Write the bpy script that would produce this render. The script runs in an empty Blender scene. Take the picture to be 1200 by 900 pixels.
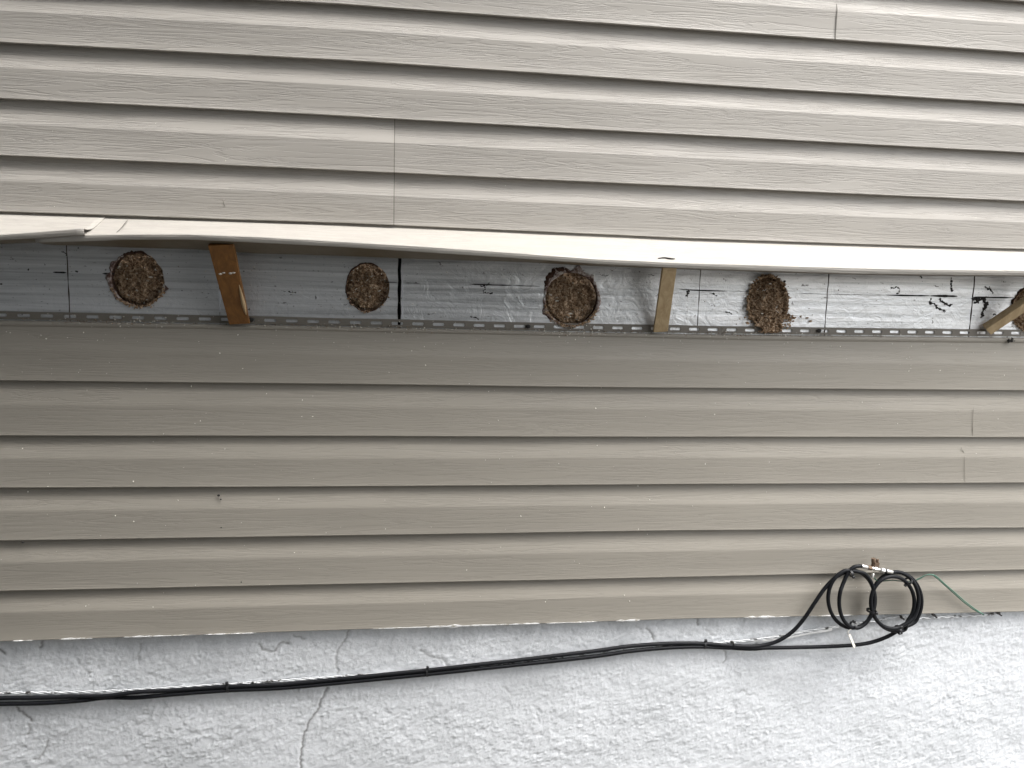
import bpy, bmesh, math, random
import numpy as np
from mathutils import Vector, Matrix, noise
from mathutils.geometry import delaunay_2d_cdt
random.seed(7)
C = bpy.context.scene.collection
scn = bpy.context.scene
rad = math.radians

# ---------------------------------------------------------------- camera
PITCH, YAW, ROLL, DIST, CZ = -0.12698104, -0.12384082, -0.02614783, 1.53548709, 0.20067266
F = 900.0
def rotm(p, yw, r):
    cy, sy = math.cos(yw), math.sin(yw); Rz = np.array([[cy, -sy, 0], [sy, cy, 0], [0, 0, 1]])
    cp, sp = math.cos(p), math.sin(p); Rx = np.array([[1, 0, 0], [0, cp, -sp], [0, sp, cp]])
    cr, sr = math.cos(r), math.sin(r); Ry = np.array([[cr, 0, sr], [0, 1, 0], [-sr, 0, cr]])
    return Rz @ Rx @ Ry
RM = rotm(PITCH, YAW, ROLL)
def at(px, py, y=0.0):
    """wall point (at depth y) that is seen at pixel px,py of the 1200x900 photograph"""
    d = RM @ np.array([(px-600)/F, 1, -(py-450)/F]); t = (y+DIST)/d[1]
    return Vector((t*d[0], y, CZ+t*d[2]))
cam_d = bpy.data.cameras.new("camera"); cam = bpy.data.objects.new("camera", cam_d); C.objects.link(cam)
cam_d.sensor_width = 36; cam_d.lens = F/1200*36; cam_d.clip_start = .01; cam_d.clip_end = 300
r_, f_, u_ = RM[:, 0], RM[:, 1], RM[:, 2]
cam.matrix_world = Matrix(((r_[0], u_[0], -f_[0], 0), (r_[1], u_[1], -f_[1], -DIST), (r_[2], u_[2], -f_[2], CZ), (0, 0, 0, 1)))
scn.camera = cam

# ---------------------------------------------------------------- light
SUN_EL, SUN_AZ = 66, 127
w = bpy.data.worlds.new("World"); scn.world = w; w.use_nodes = True
nt = w.node_tree; bg = nt.nodes['Background']
sky = nt.nodes.new('ShaderNodeTexSky'); sky.sky_type = 'NISHITA'; sky.sun_disc = False
sky.sun_elevation = rad(SUN_EL); sky.sun_rotation = rad(SUN_AZ); sky.dust_density = 4; sky.air_density = 1.2; sky.ozone_density = 1
hs = nt.nodes.new('ShaderNodeHueSaturation'); hs.inputs['Saturation'].default_value = .3
nt.links.new(sky.outputs[0], hs.inputs['Color']); nt.links.new(hs.outputs[0], bg.inputs['Color'])
bg.inputs['Strength'].default_value = .125
sl = bpy.data.lights.new("sun", 'SUN'); sl.energy = 1.42; sl.angle = rad(40); sl.color = (1, .992, .985)
so = bpy.data.objects.new("sun", sl); C.objects.link(so)
sd = Vector((math.cos(rad(SUN_EL))*math.sin(rad(SUN_AZ)), math.cos(rad(SUN_EL))*math.cos(rad(SUN_AZ)), math.sin(rad(SUN_EL))))
so.rotation_euler = sd.to_track_quat('Z', 'Y').to_euler(); so.location = (3, -3, 6)
scn.view_settings.view_transform = 'Standard'; scn.view_settings.look = 'None'
scn.view_settings.exposure = 1.88; scn.view_settings.gamma = 1

# ---------------------------------------------------------------- helpers
def tag(o, label=None, cat=None, group=None, kind=None):
    if label: o['label'] = label
    if cat: o['category'] = cat
    if group: o['group'] = group
    if kind: o['kind'] = kind
    return o
def empty(name, loc=(0, 0, 0)):
    o = bpy.data.objects.new(name, None); C.objects.link(o); o.location = loc; o.empty_display_size = .05; return o
def link(name, me, mat, parent=None, smooth=True):
    o = bpy.data.objects.new(name, me); C.objects.link(o)
    for m in (mat if isinstance(mat, (list, tuple)) else [mat]): me.materials.append(m)
    if smooth:
        me.polygons.foreach_set('use_smooth', [True]*len(me.polygons)); me.set_sharp_from_angle(angle=rad(9 if name in ('siding_panel', 'lifted_siding_panel', 'locking_bead') else 60))
    if parent:
        o.parent = parent
        p = Vector(parent.matrix_basis.translation)
        o.matrix_parent_inverse = Matrix.Translation(-p) if parent.parent is None else Matrix()
    return o
def mesh(name, V, Fc, mat, parent=None, smooth=True):
    me = bpy.data.meshes.new(name); me.from_pydata([tuple(v) for v in V], [], Fc); me.update()
    return link(name, me, mat, parent, smooth)
def frombm(name, bm, mat, parent=None, smooth=True):
    bmesh.ops.recalc_face_normals(bm, faces=bm.faces)
    me = bpy.data.meshes.new(name); bm.to_mesh(me); bm.free(); return link(name, me, mat, parent, smooth)
def line(pts, y):
    """pixel polyline -> z(x) function on the plane at depth y (flat outside the frame)"""
    P = [at(a, b, y) for a, b in pts]; xs = [p.x for p in P]; zs = [p.z for p in P]
    return lambda x: float(np.interp(x, xs, zs))
def X(px, py, y=0.0): return at(px, py, y).x
def smoothpath(P, n=6):
    out = []
    for i in range(len(P)-1):
        p0 = P[max(i-1, 0)]; p1 = P[i]; p2 = P[i+1]; p3 = P[min(i+2, len(P)-1)]
        for k in range(n):
            t = k/n
            out.append(.5*((2*p1)+(p2-p0)*t+(2*p0-5*p1+4*p2-p3)*t*t+(3*p1-p0-3*p2+p3)*t**3))
    out.append(P[-1]); return out
def tube(bm, P, r, seg=10, cap=True):
    rings = []; up = Vector((0, 1, 0)); n = len(P)
    for i, p in enumerate(P):
        d = (P[min(i+1, n-1)]-P[max(i-1, 0)]).normalized()
        a = up-d*up.dot(d)
        if a.length < 1e-4: a = Vector((0, 0, 1))-d*d.z
        a.normalize(); up = a; b = d.cross(a)
        rr = r[i] if isinstance(r, (list, tuple)) else r
        rings.append([bm.verts.new(p+(a*math.cos(2*math.pi*k/seg)+b*math.sin(2*math.pi*k/seg))*rr) for k in range(seg)])
    for i in range(n-1):
        for k in range(seg):
            bm.faces.new((rings[i][k], rings[i][(k+1) % seg], rings[i+1][(k+1) % seg], rings[i+1][k]))
    if cap: bm.faces.new(rings[0]); bm.faces.new(rings[-1][::-1])
def box(bm, c, s, rot=None):
    m = Matrix.Translation(c) @ (rot.to_4x4() if rot else Matrix()) @ Matrix.Diagonal((s[0], s[1], s[2], 1))
    return bmesh.ops.create_cube(bm, size=1, matrix=m)['verts']
def fb(p, oct=3, H=1.0): return noise.fractal(Vector(p), H, 2.0, oct)

# ---------------------------------------------------------------- materials
def mat(name, base, rough=.6, metal=0, spec=.5):
    m = bpy.data.materials.new(name); m.use_nodes = True; b = m.node_tree.nodes['Principled BSDF']
    b.inputs['Base Color'].default_value = (*base, 1); b.inputs['Roughness'].default_value = rough
    b.inputs['Metallic'].default_value = metal; b.inputs['Specular IOR Level'].default_value = spec
    return m, m.node_tree, b
def N(nt, t, **k):
    n = nt.nodes.new(t)
    for a, v in k.items(): setattr(n, a, v)
    return n
def coords(nt, scale, rot=(0, 0, 0)):
    tc = N(nt, 'ShaderNodeTexCoord'); mp = N(nt, 'ShaderNodeMapping'); mp.inputs['Scale'].default_value = scale
    mp.inputs['Rotation'].default_value = rot
    nt.links.new(tc.outputs['Object'], mp.inputs['Vector']); return mp.outputs[0]
def nz(nt, scale, s=1, det=4, rough=.5, dist=0, rot=(0, 0, 0)):
    n = N(nt, 'ShaderNodeTexNoise'); n.inputs['Scale'].default_value = s; n.inputs['Detail'].default_value = det
    n.inputs['Roughness'].default_value = rough; n.inputs['Distortion'].default_value = dist
    nt.links.new(coords(nt, scale, rot), n.inputs['Vector']); return n.outputs[0]
def ramp(nt, src, stops, interp='LINEAR'):
    r = N(nt, 'ShaderNodeValToRGB'); cr = r.color_ramp; cr.interpolation = interp
    while len(cr.elements) < len(stops): cr.elements.new(.5)
    for e, (p, c) in zip(cr.elements, stops):
        e.position = p; e.color = (*c, 1) if len(c) == 3 else c
    nt.links.new(src, r.inputs[0]); return r.outputs[0]
def g(v): return (v, v, v)
def mix(nt, fac, a, b, mode='MIX'):
    m = N(nt, 'ShaderNodeMix', data_type='RGBA', blend_type=mode)
    for s, v in ((0, fac), (6, a), (7, b)):
        if isinstance(v, (int, float)): m.inputs[s].default_value = v
        elif isinstance(v, tuple): m.inputs[s].default_value = (*v, 1)
        else: nt.links.new(v, m.inputs[s])
    return m.outputs[2]
def bump(nt, h, strength, dist, bsdf=None, prev=None):
    b = N(nt, 'ShaderNodeBump'); b.inputs['Strength'].default_value = strength; b.inputs['Distance'].default_value = dist
    nt.links.new(h, b.inputs['Height'])
    if prev: nt.links.new(prev, b.inputs['Normal'])
    if bsdf: nt.links.new(b.outputs[0], bsdf.inputs['Normal'])
    return b.outputs[0]

def vinyl(name, base, grain):
    m, nt, b = mat(name, base, .5, 0, .4)
    # embossed wood grain: long wavering cracks
    n1 = nz(nt, (3.2, 3, 70), 1, 5, .6, 1.6); l1 = ramp(nt, n1, [(.44, g(1)), (.487, g(.15)), (.50, g(0)), (.515, g(.2)), (.56, g(1))])
    n2 = nz(nt, (7, 6, 210), 1, 4, .6, .8)
    n3 = nz(nt, (1.2, 1, 3.5), 1, 3, .5, 0)
    dirt = ramp(nt, n3, [(.25, tuple(c*.90 for c in base)), (.75, tuple(c*1.07 for c in base))])
    col = mix(nt, .10*grain, dirt, l1, 'MULTIPLY')
    n4 = nz(nt, (14, 6, 30), 1, 6, .7, .3)
    spot = ramp(nt, n4, [(.60, g(0)), (.74, g(1))])
    col = mix(nt, mix(nt, .16, g(0), spot), col, tuple(c*.62 for c in base))
    nt.links.new(col, b.inputs['Base Color'])
    p = bump(nt, n2, .22*grain, .0007); bump(nt, l1, .55*grain, .0006, b, p)
    rr = ramp(nt, n4, [(.3, g(.42)), (.7, g(.62))]); nt.links.new(rr, b.inputs['Roughness'])
    return m
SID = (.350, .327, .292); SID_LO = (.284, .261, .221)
m_up = vinyl('taupe vinyl grained', SID, .85)
m_lo = vinyl('taupe vinyl shaded copy', SID_LO, .5)  # same vinyl as the upper siding, overhang shade put into its colour
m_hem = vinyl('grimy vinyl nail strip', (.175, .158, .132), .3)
m_back = vinyl('shade darkened inner face of vinyl', (.15, .122, .082), .3)  # shade on the lifted panel's underside, painted as dark brown

def mk_silver():
    m, nt, b = mat('aluminium painted board', (.5, .51, .52), .36, .62, .5)
    st = nz(nt, (2.2, 2, 85), 1, 6, .65, .5); sp = nz(nt, (190, 90, 230), 1, 3, .6, 0); sp2 = nz(nt, (60, 40, 90), 1, 3, .7, .6)
    c = ramp(nt, st, [(.32, (.46, .465, .465)), (.5, (.72, .725, .725)), (.66, (.88, .88, .885))])
    sc = ramp(nt, sp, [(.655, g(0)), (.70, g(1))]); c = mix(nt, mix(nt, .75, g(0), sc), c, (.06, .055, .05))
    sc2 = ramp(nt, sp2, [(.66, g(0)), (.70, g(1))]); c = mix(nt, mix(nt, .8, g(0), sc2), c, (.07, .06, .055))
    nt.links.new(c, b.inputs['Base Color'])
    p = bump(nt, st, .5, .0012); p = bump(nt, nz(nt, (26, 10, 34), 1, 5, .62, 1.2), .55, .0035, None, p); p = bump(nt, sp2, .4, .001, None, p); bump(nt, nz(nt, (120, 60, 150), 1, 4, .6), .3, .0006, b, p)
    return m
m_silver = mk_silver()
m_core, nt_, b_ = mat('torn brown fibreboard core', (.13, .075, .055), .95, 0, .1)
nt_.links.new(ramp(nt_, nz(nt_, (300, 300, 300), 1, 4, .7), [(.35, (.035, .018, .013)), (.6, (.11, .066, .048))]), b_.inputs['Base Color'])
m_torn, nt_, b_ = mat('torn paper facing', (.30, .24, .23), .9, 0, .1)
nt_.links.new(ramp(nt_, nz(nt_, (110, 110, 110), 1, 5, .7), [(.40, (.10, .06, .05)), (.48, (.27, .20, .18)), (.58, (.52, .48, .45))]), b_.inputs['Base Color'])
bump(nt_, nz(nt_, (260, 260, 260), 1, 4, .7), .8, .001, b_)
m_cell, nt_, b_ = mat('cellulose insulation', (.2, .13, .08), 1, 0, .05)
c_ = ramp(nt_, nz(nt_, (170, 170, 170), 1, 6, .75), [(.34, (.07, .04, .022)), (.45, (.26, .17, .10)), (.54, (.46, .33, .22)), (.66, (.66, .53, .40))])
nt_.links.new(c_, b_.inputs['Base Color']); bump(nt_, nz(nt_, (500, 500, 500), 1, 4, .7), 1, .002, b_)
m_fleckl = mat('pale cellulose flake', (.72, .68, .6), .9)[0]
m_fleckb = mat('brown cellulose flake', (.2, .14, .09), .95)[0]
m_dark = mat('dark cavity', (.012, .011, .01), .9, 0, .1)[0]
m_dirt, nt_, b_ = mat('black glue residue', (.03, .028, .026), .85, 0, .2)

def wood(name, c0, c1, ax=(60, 60, 5), rough=.7):
    m, nt, b = mat(name, c0, rough)
    n = nz(nt, ax, 1, 6, .65, 1.2); nt.links.new(ramp(nt, n, [(.3, c0), (.7, c1)]), b.inputs['Base Color'])
    bump(nt, n, .5, .0008, b); return m
m_shim_d = wood('brown stained cedar', (.12, .048, .008), (.25, .11, .024), rough=.6)
m_shim_p = wood('pale pine', (.34, .235, .12), (.52, .40, .24))
m_shim_e = wood('pale split edge', (.40, .27, .14), (.5, .36, .2))
m_putty = mat('white putty', (.6, .55, .48), .9)[0]

m_cable, nt_, b_ = mat('black cable jacket', (.007, .0075, .009), .5, 0, .16)
nt_.links.new(ramp(nt_, nz(nt_, (90, 90, 90), 1, 5, .7), [(.6, (.008, .0085, .010)), (.78, (.03, .03, .032))]), b_.inputs['Base Color'])
m_tie = mat('black nylon', (.012, .012, .013), .5)[0]
m_metal = mat('nickel plated brass', (.66, .64, .60), .32, .9)[0]
m_brass, nt_, b_ = mat('tarnished brass', (.16, .11, .075), .6, .5)
m_green = mat('green insulated wire', (.012, .065, .038), .5)[0]
m_greenp = mat('paint faded green wire', (.07, .15, .11), .6)[0]
m_tag = mat('beige plastic tag', (.62, .59, .52), .5)[0]
m_white, nt_, b_ = mat('white paint smear', (.62, .62, .61), .7)
bump(nt_, nz(nt_, (90, 90, 160), 1, 4, .6), .6, .0015, b_)
m_smear, nt_, b_ = mat('chipped white paint', (.5, .5, .49), .7)
nt_.links.new(ramp(nt_, nz(nt_, (60, 60, 160), 1, 5, .7), [(.42, (.25, .235, .2)), (.5, (.52, .52, .51))]), b_.inputs['Base Color'])
m_pw, nt_, b_ = mat('painted over wire', (.6, .6, .6), .6)
nt_.links.new(ramp(nt_, nz(nt_, (45, 45, 45), 1, 4, .7), [(.40, (.035, .033, .03)), (.46, (.55, .56, .56))]), b_.inputs['Base Color'])

def mk_stucco():
    m, nt, b = mat('white painted stucco', (.7, .72, .74), .8, 0, .25)
    a = N(nt, 'ShaderNodeAttribute', attribute_name='crack')
    n = nz(nt, (5, 5, 8), 1, 5, .6); c = ramp(nt, n, [(.3, (.55, .563, .572)), (.6, (.635, .648, .66))])
    n2 = nz(nt, (55, 55, 80), 1, 5, .7); c = mix(nt, mix(nt, .22, g(0), ramp(nt, n2, [(.60, g(0)), (.72, g(1))])), c, (.42, .42, .41))
    c = mix(nt, a.outputs['Fac'], c, (.09, .08, .07))
    nt.links.new(c, b.inputs['Base Color'])
    p = bump(nt, nz(nt, (190, 190, 230), 1, 5, .65, .6), .5, .0014); bump(nt, nz(nt, (600, 600, 600), 1, 3, .6), .5, .0008, b, p)
    return m
m_stucco = mk_stucco()

# ---------------------------------------------------------------- ground and an unseen house added to block sky light
x0, x1 = -2.4, 3.0
GZ = -1.45
m_gr, nt_, b_ = mat('gravel path', (.2, .19, .18), .95)
nt_.links.new(ramp(nt_, nz(nt_, (30, 30, 30), 1, 6, .7), [(.3, (.04, .038, .034)), (.7, (.17, .16, .145))]), b_.inputs['Base Color'])
bump(nt_, nz(nt_, (40, 40, 40), 1, 4, .7), .8, .02, b_)
tag(mesh('ground', [(-80, -80, GZ), (80, -80, GZ), (80, 80, GZ), (-80, 80, GZ)], [(0, 1, 2, 3)], m_gr), kind='structure')

m_brick, nt_, b_ = mat('dark brick', (.16, .10, .08), .85)
bt = N(nt_, 'ShaderNodeTexBrick'); bt.inputs['Scale'].default_value = 4
bt.inputs['Color1'].default_value = (.10, .105, .10, 1); bt.inputs['Color2'].default_value = (.075, .08, .08, 1); bt.inputs['Mortar'].default_value = (.16, .16, .155, 1)
nt_.links.new(coords(nt_, (1, 1, 1), (rad(90), 0, 0)), bt.inputs['Vector']); nt_.links.new(bt.outputs[0], b_.inputs['Base Color'])
NB_X1, NB_Y, NB_H = 1.05, -2.1, 6.0  # house out of view, added and sized to darken the left end
nb = tag(empty('sky_blocking_house', (-5, NB_Y, GZ)), 'unseen dark grey brick house added across the alley to block sky light', 'house')
bm = bmesh.new(); box(bm, ((-12+NB_X1)/2, NB_Y-2.5, GZ+NB_H/2+.001), (12+NB_X1, 5, NB_H)); frombm('wall', bm, m_brick, nb, False)
bm = bmesh.new(); v = box(bm, ((-12+NB_X1)/2, NB_Y-2.5, GZ+NB_H+.1), (12+NB_X1+.4, 5.4, .2))
frombm('roof', bm, mat('roof trim', (.3, .29, .27), .7)[0], nb, False)

# ---------------------------------------------------------------- siding courses
YB = -0.016
def xs_range(a, b, step=.02):
    n = max(2, int(round((b-a)/step))); return [a+(b-a)*i/n for i in range(n+1)]
PROF = [(-.10, -.0030), (0.0, -.0034), (.08, -.0042), (.17, -.0058), (.27, -.0082), (.36, -.0106), (.425, -.0126), (.445, -.0130),
        (.475, -.01305), (.60, -.0131), (.78, -.0134), (.90, -.0138), (.965, -.0143), (.99, -.0147), (1.0, -.0142)]
def course(V, Fc, a, b, ztop, zbot, lip, seed, amp, dy=0.0, scale=1.0):
    xs = xs_range(a, b); base = len(V); prof = PROF+[(1.0, -.0100), (.985, -.0030)]; n = len(prof)
    for x in xs:
        zt, zb = ztop(x), zbot(x); h = zt-zb
        for k, (t, y) in enumerate(prof):
            wv = amp*noise.noise(Vector((x*2.3+seed*7.1, t*1.6, seed))) + amp*.5*noise.noise(Vector((x*6+seed*3.1, t*2, seed+9)))
            kz = .0010*noise.noise(Vector((x*1.7, seed*4.7, 3)))*(1 if t > .4 else .3)
            V.append((x, y*scale+dy+wv*(0 if t < .05 else 1), zt-h*t+kz))
    for i in range(len(xs)-1):
        for k in range(n-1):
            a0 = base+i*n+k; Fc.append((a0, a0+1, a0+n+1, a0+n))

rows_lo = [[446, 450, 454.5, 457.5], [510.5, 511.3, 512, 512.5], [572, 570, 567.5, 566], [634, 628, 621.9, 618.4], [693, 685, 676.5, 668], [752, 738.5, 725.5, 717]]
PX4 = [0, 400, 800, 1200]
zlo = [line(list(zip(PX4, r)), YB) for r in rows_lo]
bead_top = line([(0, 383), (300, 387), (600, 393), (900, 400), (1200, 403)], -.006)
hem_top = line([(0, 364.5), (300, 370.5), (600, 377.5), (900, 383), (1200, 386.5)], -.004)
hem_bot = line([(0, 374), (300, 379.5), (600, 387), (900, 391.5), (1200, 394.5)], -.004)

lower = tag(empty('lower_siding', (0, 0, -.51)), 'taupe dutch lap vinyl siding below the open gap, down to the white stucco', 'siding')
tops = [bead_top]+zlo[:-1]
for p in range(3):
    V, Fc = [], []
    for j in (0, 1):
        k = p*2+j
        course(V, Fc, x0, x1, tops[k], zlo[k], .01, 30+k, .0009, scale=.62 if k == 0 else (.72 if k == 1 else .82),
               dy=-.0061 if k == 0 else (-.004 if k == 1 else -.0026))
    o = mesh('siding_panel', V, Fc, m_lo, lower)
    if p == 0: top_panel = o
# nail hem with slots: real openings
def slab_cdt(outer, holes, yf, yb, name, mats, parent, yfun=None):
    """flat slab in the xz plane with holes; front at yf, back at yb; side walls use mats[1]"""
    pts = []; edges = []
    def loop(L):
        s = len(pts); pts.extend([Vector(p) for p in L]); edges.extend([(s+i, s+(i+1) % len(L)) for i in range(len(L))])
    loop(outer)
    for h in holes: loop(h)
    vo, eo, fo, ov, oe, of = delaunay_2d_cdt(pts, edges, [], 0, 1e-7)
    def inside(p, L):
        c = False; j = len(L)-1
        for i in range(len(L)):
            if (L[i][1] > p[1]) != (L[j][1] > p[1]) and p[0] < (L[j][0]-L[i][0])*(p[1]-L[i][1])/(L[j][1]-L[i][1])+L[i][0]: c = not c
            j = i
        return c
    V = [(v[0], yf+(yfun(v[0], v[1]) if yfun else 0), v[1]) for v in vo]; Fc = []; Fm = []
    cnt = {}
    for f in fo:
        cx = sum(vo[i][0] for i in f)/len(f); cz = sum(vo[i][1] for i in f)/len(f)
        if not inside((cx, cz), outer) or any(inside((cx, cz), h) for h in holes): continue
        Fc.append(tuple(f)); Fm.append(0)
        for i in range(len(f)):
            e = (f[i], f[(i+1) % len(f)]); k = tuple(sorted(e)); cnt.setdefault(k, []).append(e)
    nb = len(V); V += [(v[0], yb, v[1]) for v in vo]
    for k, es in cnt.items():
        if len(es) == 1:
            a, b = es[0]; Fc.append((b, a, a+nb, b+nb)); Fm.append(1)
    me = bpy.data.meshes.new(name); me.from_pydata(V, [], Fc); me.update()
    bm = bmesh.new(); bm.from_mesh(me); bmesh.ops.recalc_face_normals(bm, faces=bm.faces); bm.to_mesh(me); bm.free()
    o = link(name, me, mats, parent, False)
    me.polygons.foreach_set('material_index', Fm); return o
def hem_y(x): return -.004+.0006*noise.noise(Vector((x*3, 1, 2)))
xsA, xsB = X(27, 368, -.004), X(1191, 391, -.004)
pitch = (xsB-xsA)/round((xsB-xsA)/.0406)
outer = [(x, hem_top(x)+.0008*noise.noise(Vector((x*9, 0, 5)))) for x in xs_range(x0, x1, .03)]
outer += [(x, hem_bot(x)) for x in reversed(xs_range(x0, x1, .03))]
holes = []; x = xsA-pitch*40
while x < x1-.05:
    if x > x0+.03:
        zc = hem_bot(x)+(hem_top(x)-hem_bot(x))*.50; w2, h2 = .0112, .0029
        holes.append([(x+w2*cx_, zc+h2*cz_) for cx_, cz_ in ((-1, -.4), (-.88, -1), (.88, -1), (1, -.4), (1, .4), (.88, 1), (-.88, 1), (-1, .4))])
    x += pitch
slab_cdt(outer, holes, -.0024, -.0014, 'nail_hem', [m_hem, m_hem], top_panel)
V, Fc = [], []
bp = [(-.02, -.0012), (.0, -.0050), (.12, -.0088), (.35, -.0108), (.6, -.0105), (.85, -.0088), (1.0, -.0066), (1.06, -.0060)]
xs = xs_range(x0, x1)
for x in xs:
    a, b = hem_bot(x)-.0022, bead_top(x)
    for t, y in bp: V.append((x, y, a+(b-a)*t))
for i in range(len(xs)-1):
    for k in range(len(bp)-1):
        q = i*len(bp)+k; Fc.append((q, q+1, q+len(bp)+1, q+len(bp)))
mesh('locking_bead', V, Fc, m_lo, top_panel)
for px, py in ((294, 374.5), (619, 382.5), (960, 387.5)):
    bm = bmesh.new(); c = at(px, py, -.0055)
    bmesh.ops.create_uvsphere(bm, u_segments=12, v_segments=8, radius=.0052, matrix=Matrix.Translation(c) @ Matrix.Diagonal((1, .45, .8, 1)))
    frombm('nail', bm, m_dirt, top_panel)
m_faint = mat('faint lap line', (.262, .238, .20), .55)[0]
# lap seam hints in the lower siding
def strip(name, pts, width, y, mt, parent, th=.0006, seed=0, rag=.0):
    P = [at(a, b, y) for a, b in pts]; P = smoothpath(P, 6) if len(P) > 2 else [P[0].lerp(P[-1], t/12) for t in range(13)]
    bm = bmesh.new(); n = len(P); r = []
    for i, p in enumerate(P):
        e = min(1, 4*min(i, n-1-i)/n+.25); r.append(max(.0002, width/2*e*(1+rag*noise.noise(p*90+Vector((seed, 0, 0)))+rag*.6*noise.noise(p*33+Vector((seed, 4, 0))))))
    tube(bm, P, r, 6)
    for v_ in bm.verts: v_.co.y = y+(v_.co.y-y)*th/(width/2)
    return frombm(name, bm, mt, parent)
m_seam = mat('worn panel edge', (.15, .14, .12), .8)[0]

# upper siding ------------------------------------------------------------
rows_up = [[248, 261, 279, 292], [182, 199.5, 218, 235.5], [115, 135.5, 157.5, 178.5], [49, 70, 97, 121.3], [-18, 4.3, 33.5, 61.7]]
zup = [line(list(zip(PX4, r)), YB) for r in rows_up]
z4 = zup[4]
for j in range(1, 9): zup.append((lambda jj: (lambda x: z4(x)+.1*jj))(j))
upper = tag(empty('upper_siding', (0, 0, .31)), 'taupe dutch lap vinyl siding above the lifted panel and open gap', 'siding')
sA = X(461.5, 200, YB); sC = X(981, 20, YB)
def panel(pair, a, b, dy=0, sc=1.04):
    V, Fc = [], []
    for k in pair: course(V, Fc, a, b, zup[k+1], zup[k], .01, 60+k+(0 if dy == 0 else .4), .0014, dy=dy, scale=sc)
    return mesh('siding_panel', V, Fc, m_up, upper)
panel((0, 1), x0, sA, dy=-.0018); panel((0, 1), sA-.02, x1)
panel((2, 3), x0, x1)
def seam(pair, x, wd, dy, mt):
    V, Fc = [], []
    for k in pair: course(V, Fc, x, x+wd, zup[k+1], zup[k], .01, 60+k+.4, .0014, dy=dy, scale=1.04)
    mesh('seam_edge', V, Fc, mt, upper)
seam((0, 1), sA, .0015, -.0012, m_seam); seam((4, 5), sC-.0008, .0016, -.0012, m_seam)
panel((4, 5), x0, sC+.01, dy=0.0); panel((4, 5), sC+.0008, x1, dy=-.0008)
panel((6, 7), x0, x1); panel((8, 9), x0, x1); panel((10, 11), x0, x1)

# lifted panels -------------------------------------------------------------
def flap(name, lip, strp, band, depth, a, b, label, ye=.065, dz=0.0, base=None):
    fz = [line(lip, 0), line(strp, 0), line(band, 0)]
    bz = line(base, 0) if base else None
    def to(f, x, y):   # z on plane 0 seen at this x -> same sight line at depth y
        s = (y+DIST)/DIST; return CZ+(f(x/s)-CZ)*s
    xs = xs_range(a, b, .015); V = []; Fc = []
    for x in xs:
        d = depth(x); zt = zup[0](x)+.012+dz; zl = to(fz[0], x, -d); zs = to(fz[1], x, -d+.0015); zbn = to(fz[2], x, -d+ye)
        pr = [(-.004, zt), (-.007, zt-.008)]
        y0, z0_ = -.010, zt-.016
        for t in (.0, .1, .25, .45, .65, .85, .94):
            if base:
                zb2 = to(bz, x, -d); q = max(0, (t-.5)/.5)**1.6; zt_ = zb2+(zl-zb2)*q
            else: zt_ = zl
            sag = .0022*math.sin(math.pi*t)+.0009*noise.noise(Vector((x*4, t*2, 8)))
            pr.append((y0+(-d+.002-y0)*t, z0_+(zt_+.001-z0_)*t-sag))
        pr += [(-d+.0006, zl+.0006), (-d-.0004, zl-.0008), (-d-.0002, (zl+zs)/2), (-d+.0012, zs+.0006), (-d+.003, zs-.0006),
               (-d+ye*.5, zs+(zbn-zs)*.5-.001), (-d+ye, zbn), (-d+ye+.003, zbn+.002), (-d+ye+.001, zbn+.006)]
        for y, z in pr: V.append((x, y, z))
        n = len(pr)
    for i in range(len(xs)-1):
        for k in range(n-1):
            q = i*n+k; Fc.append((q, q+1, q+n+1, q+n))
    o = mesh(name, V, Fc, [m_up, m_back]); o.data.polygons.foreach_set('material_index', [1 if (i % (n-1)) >= n-5 else 0 for i in range(len(Fc))])
    sm = o.modifiers.new('thick', 'SOLIDIFY'); sm.thickness = .0011; sm.offset = -1
    return tag(o, label, 'siding panel', 'siding panels propped out from the wall')
lipR = [(-60, 279), (97, 275.5), (150, 274.5), (225, 274.5), (300, 277.5), (400, 283), (500, 289), (600, 296), (700, 303.5), (800, 308), (900, 311), (1000, 314), (1100, 316), (1200, 317)]
strR = [(-60, 286), (97, 282.5), (150, 280.5), (225, 280.5), (300, 284), (400, 289), (500, 295.5), (600, 302), (700, 309), (800, 314), (900, 317.5), (1000, 320.5), (1100, 322), (1200, 323)]
banR = [(-60, 285), (97, 288), (150, 290), (225, 292), (300, 297), (400, 300), (500, 304), (600, 306.5), (700, 312), (800, 315.5), (900, 319), (1000, 322), (1100, 323.5), (1200, 324)]
def dR(x): return float(np.interp(x, [-.9, -.6, -.2, .6, 1.3, 3], [.085, .10, .112, .105, .092, .085]))
xe = X(97, 272, -.11)*1.0
flapR = flap('lifted_siding_panel', lipR, strR, banR, dR, X(40, 280, -.1), x1, 'long pale siding panel bent outward over the gap, held by wooden shims', dz=.0)
lipL = [(-60, 279), (0, 275), (50, 271.5), (97, 267.7)]
strL = [(-60, 287), (0, 281), (50, 278.5), (97, 275)]
banL = [(-60, 289), (0, 286), (50, 284), (97, 281)]
flapL = flap('lifted_siding_panel', lipL, strL, banL, lambda x: dR(x)+.005, x0, X(97, 271, -.11), 'short end of a bent siding panel overlapping at the far left above the gap', ye=.05, dz=.0012, base=lipR)
s = strip('crack', [(150, 258), (144, 265), (137, 273)], .0016, -.0, m_seam, flapR)
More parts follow.
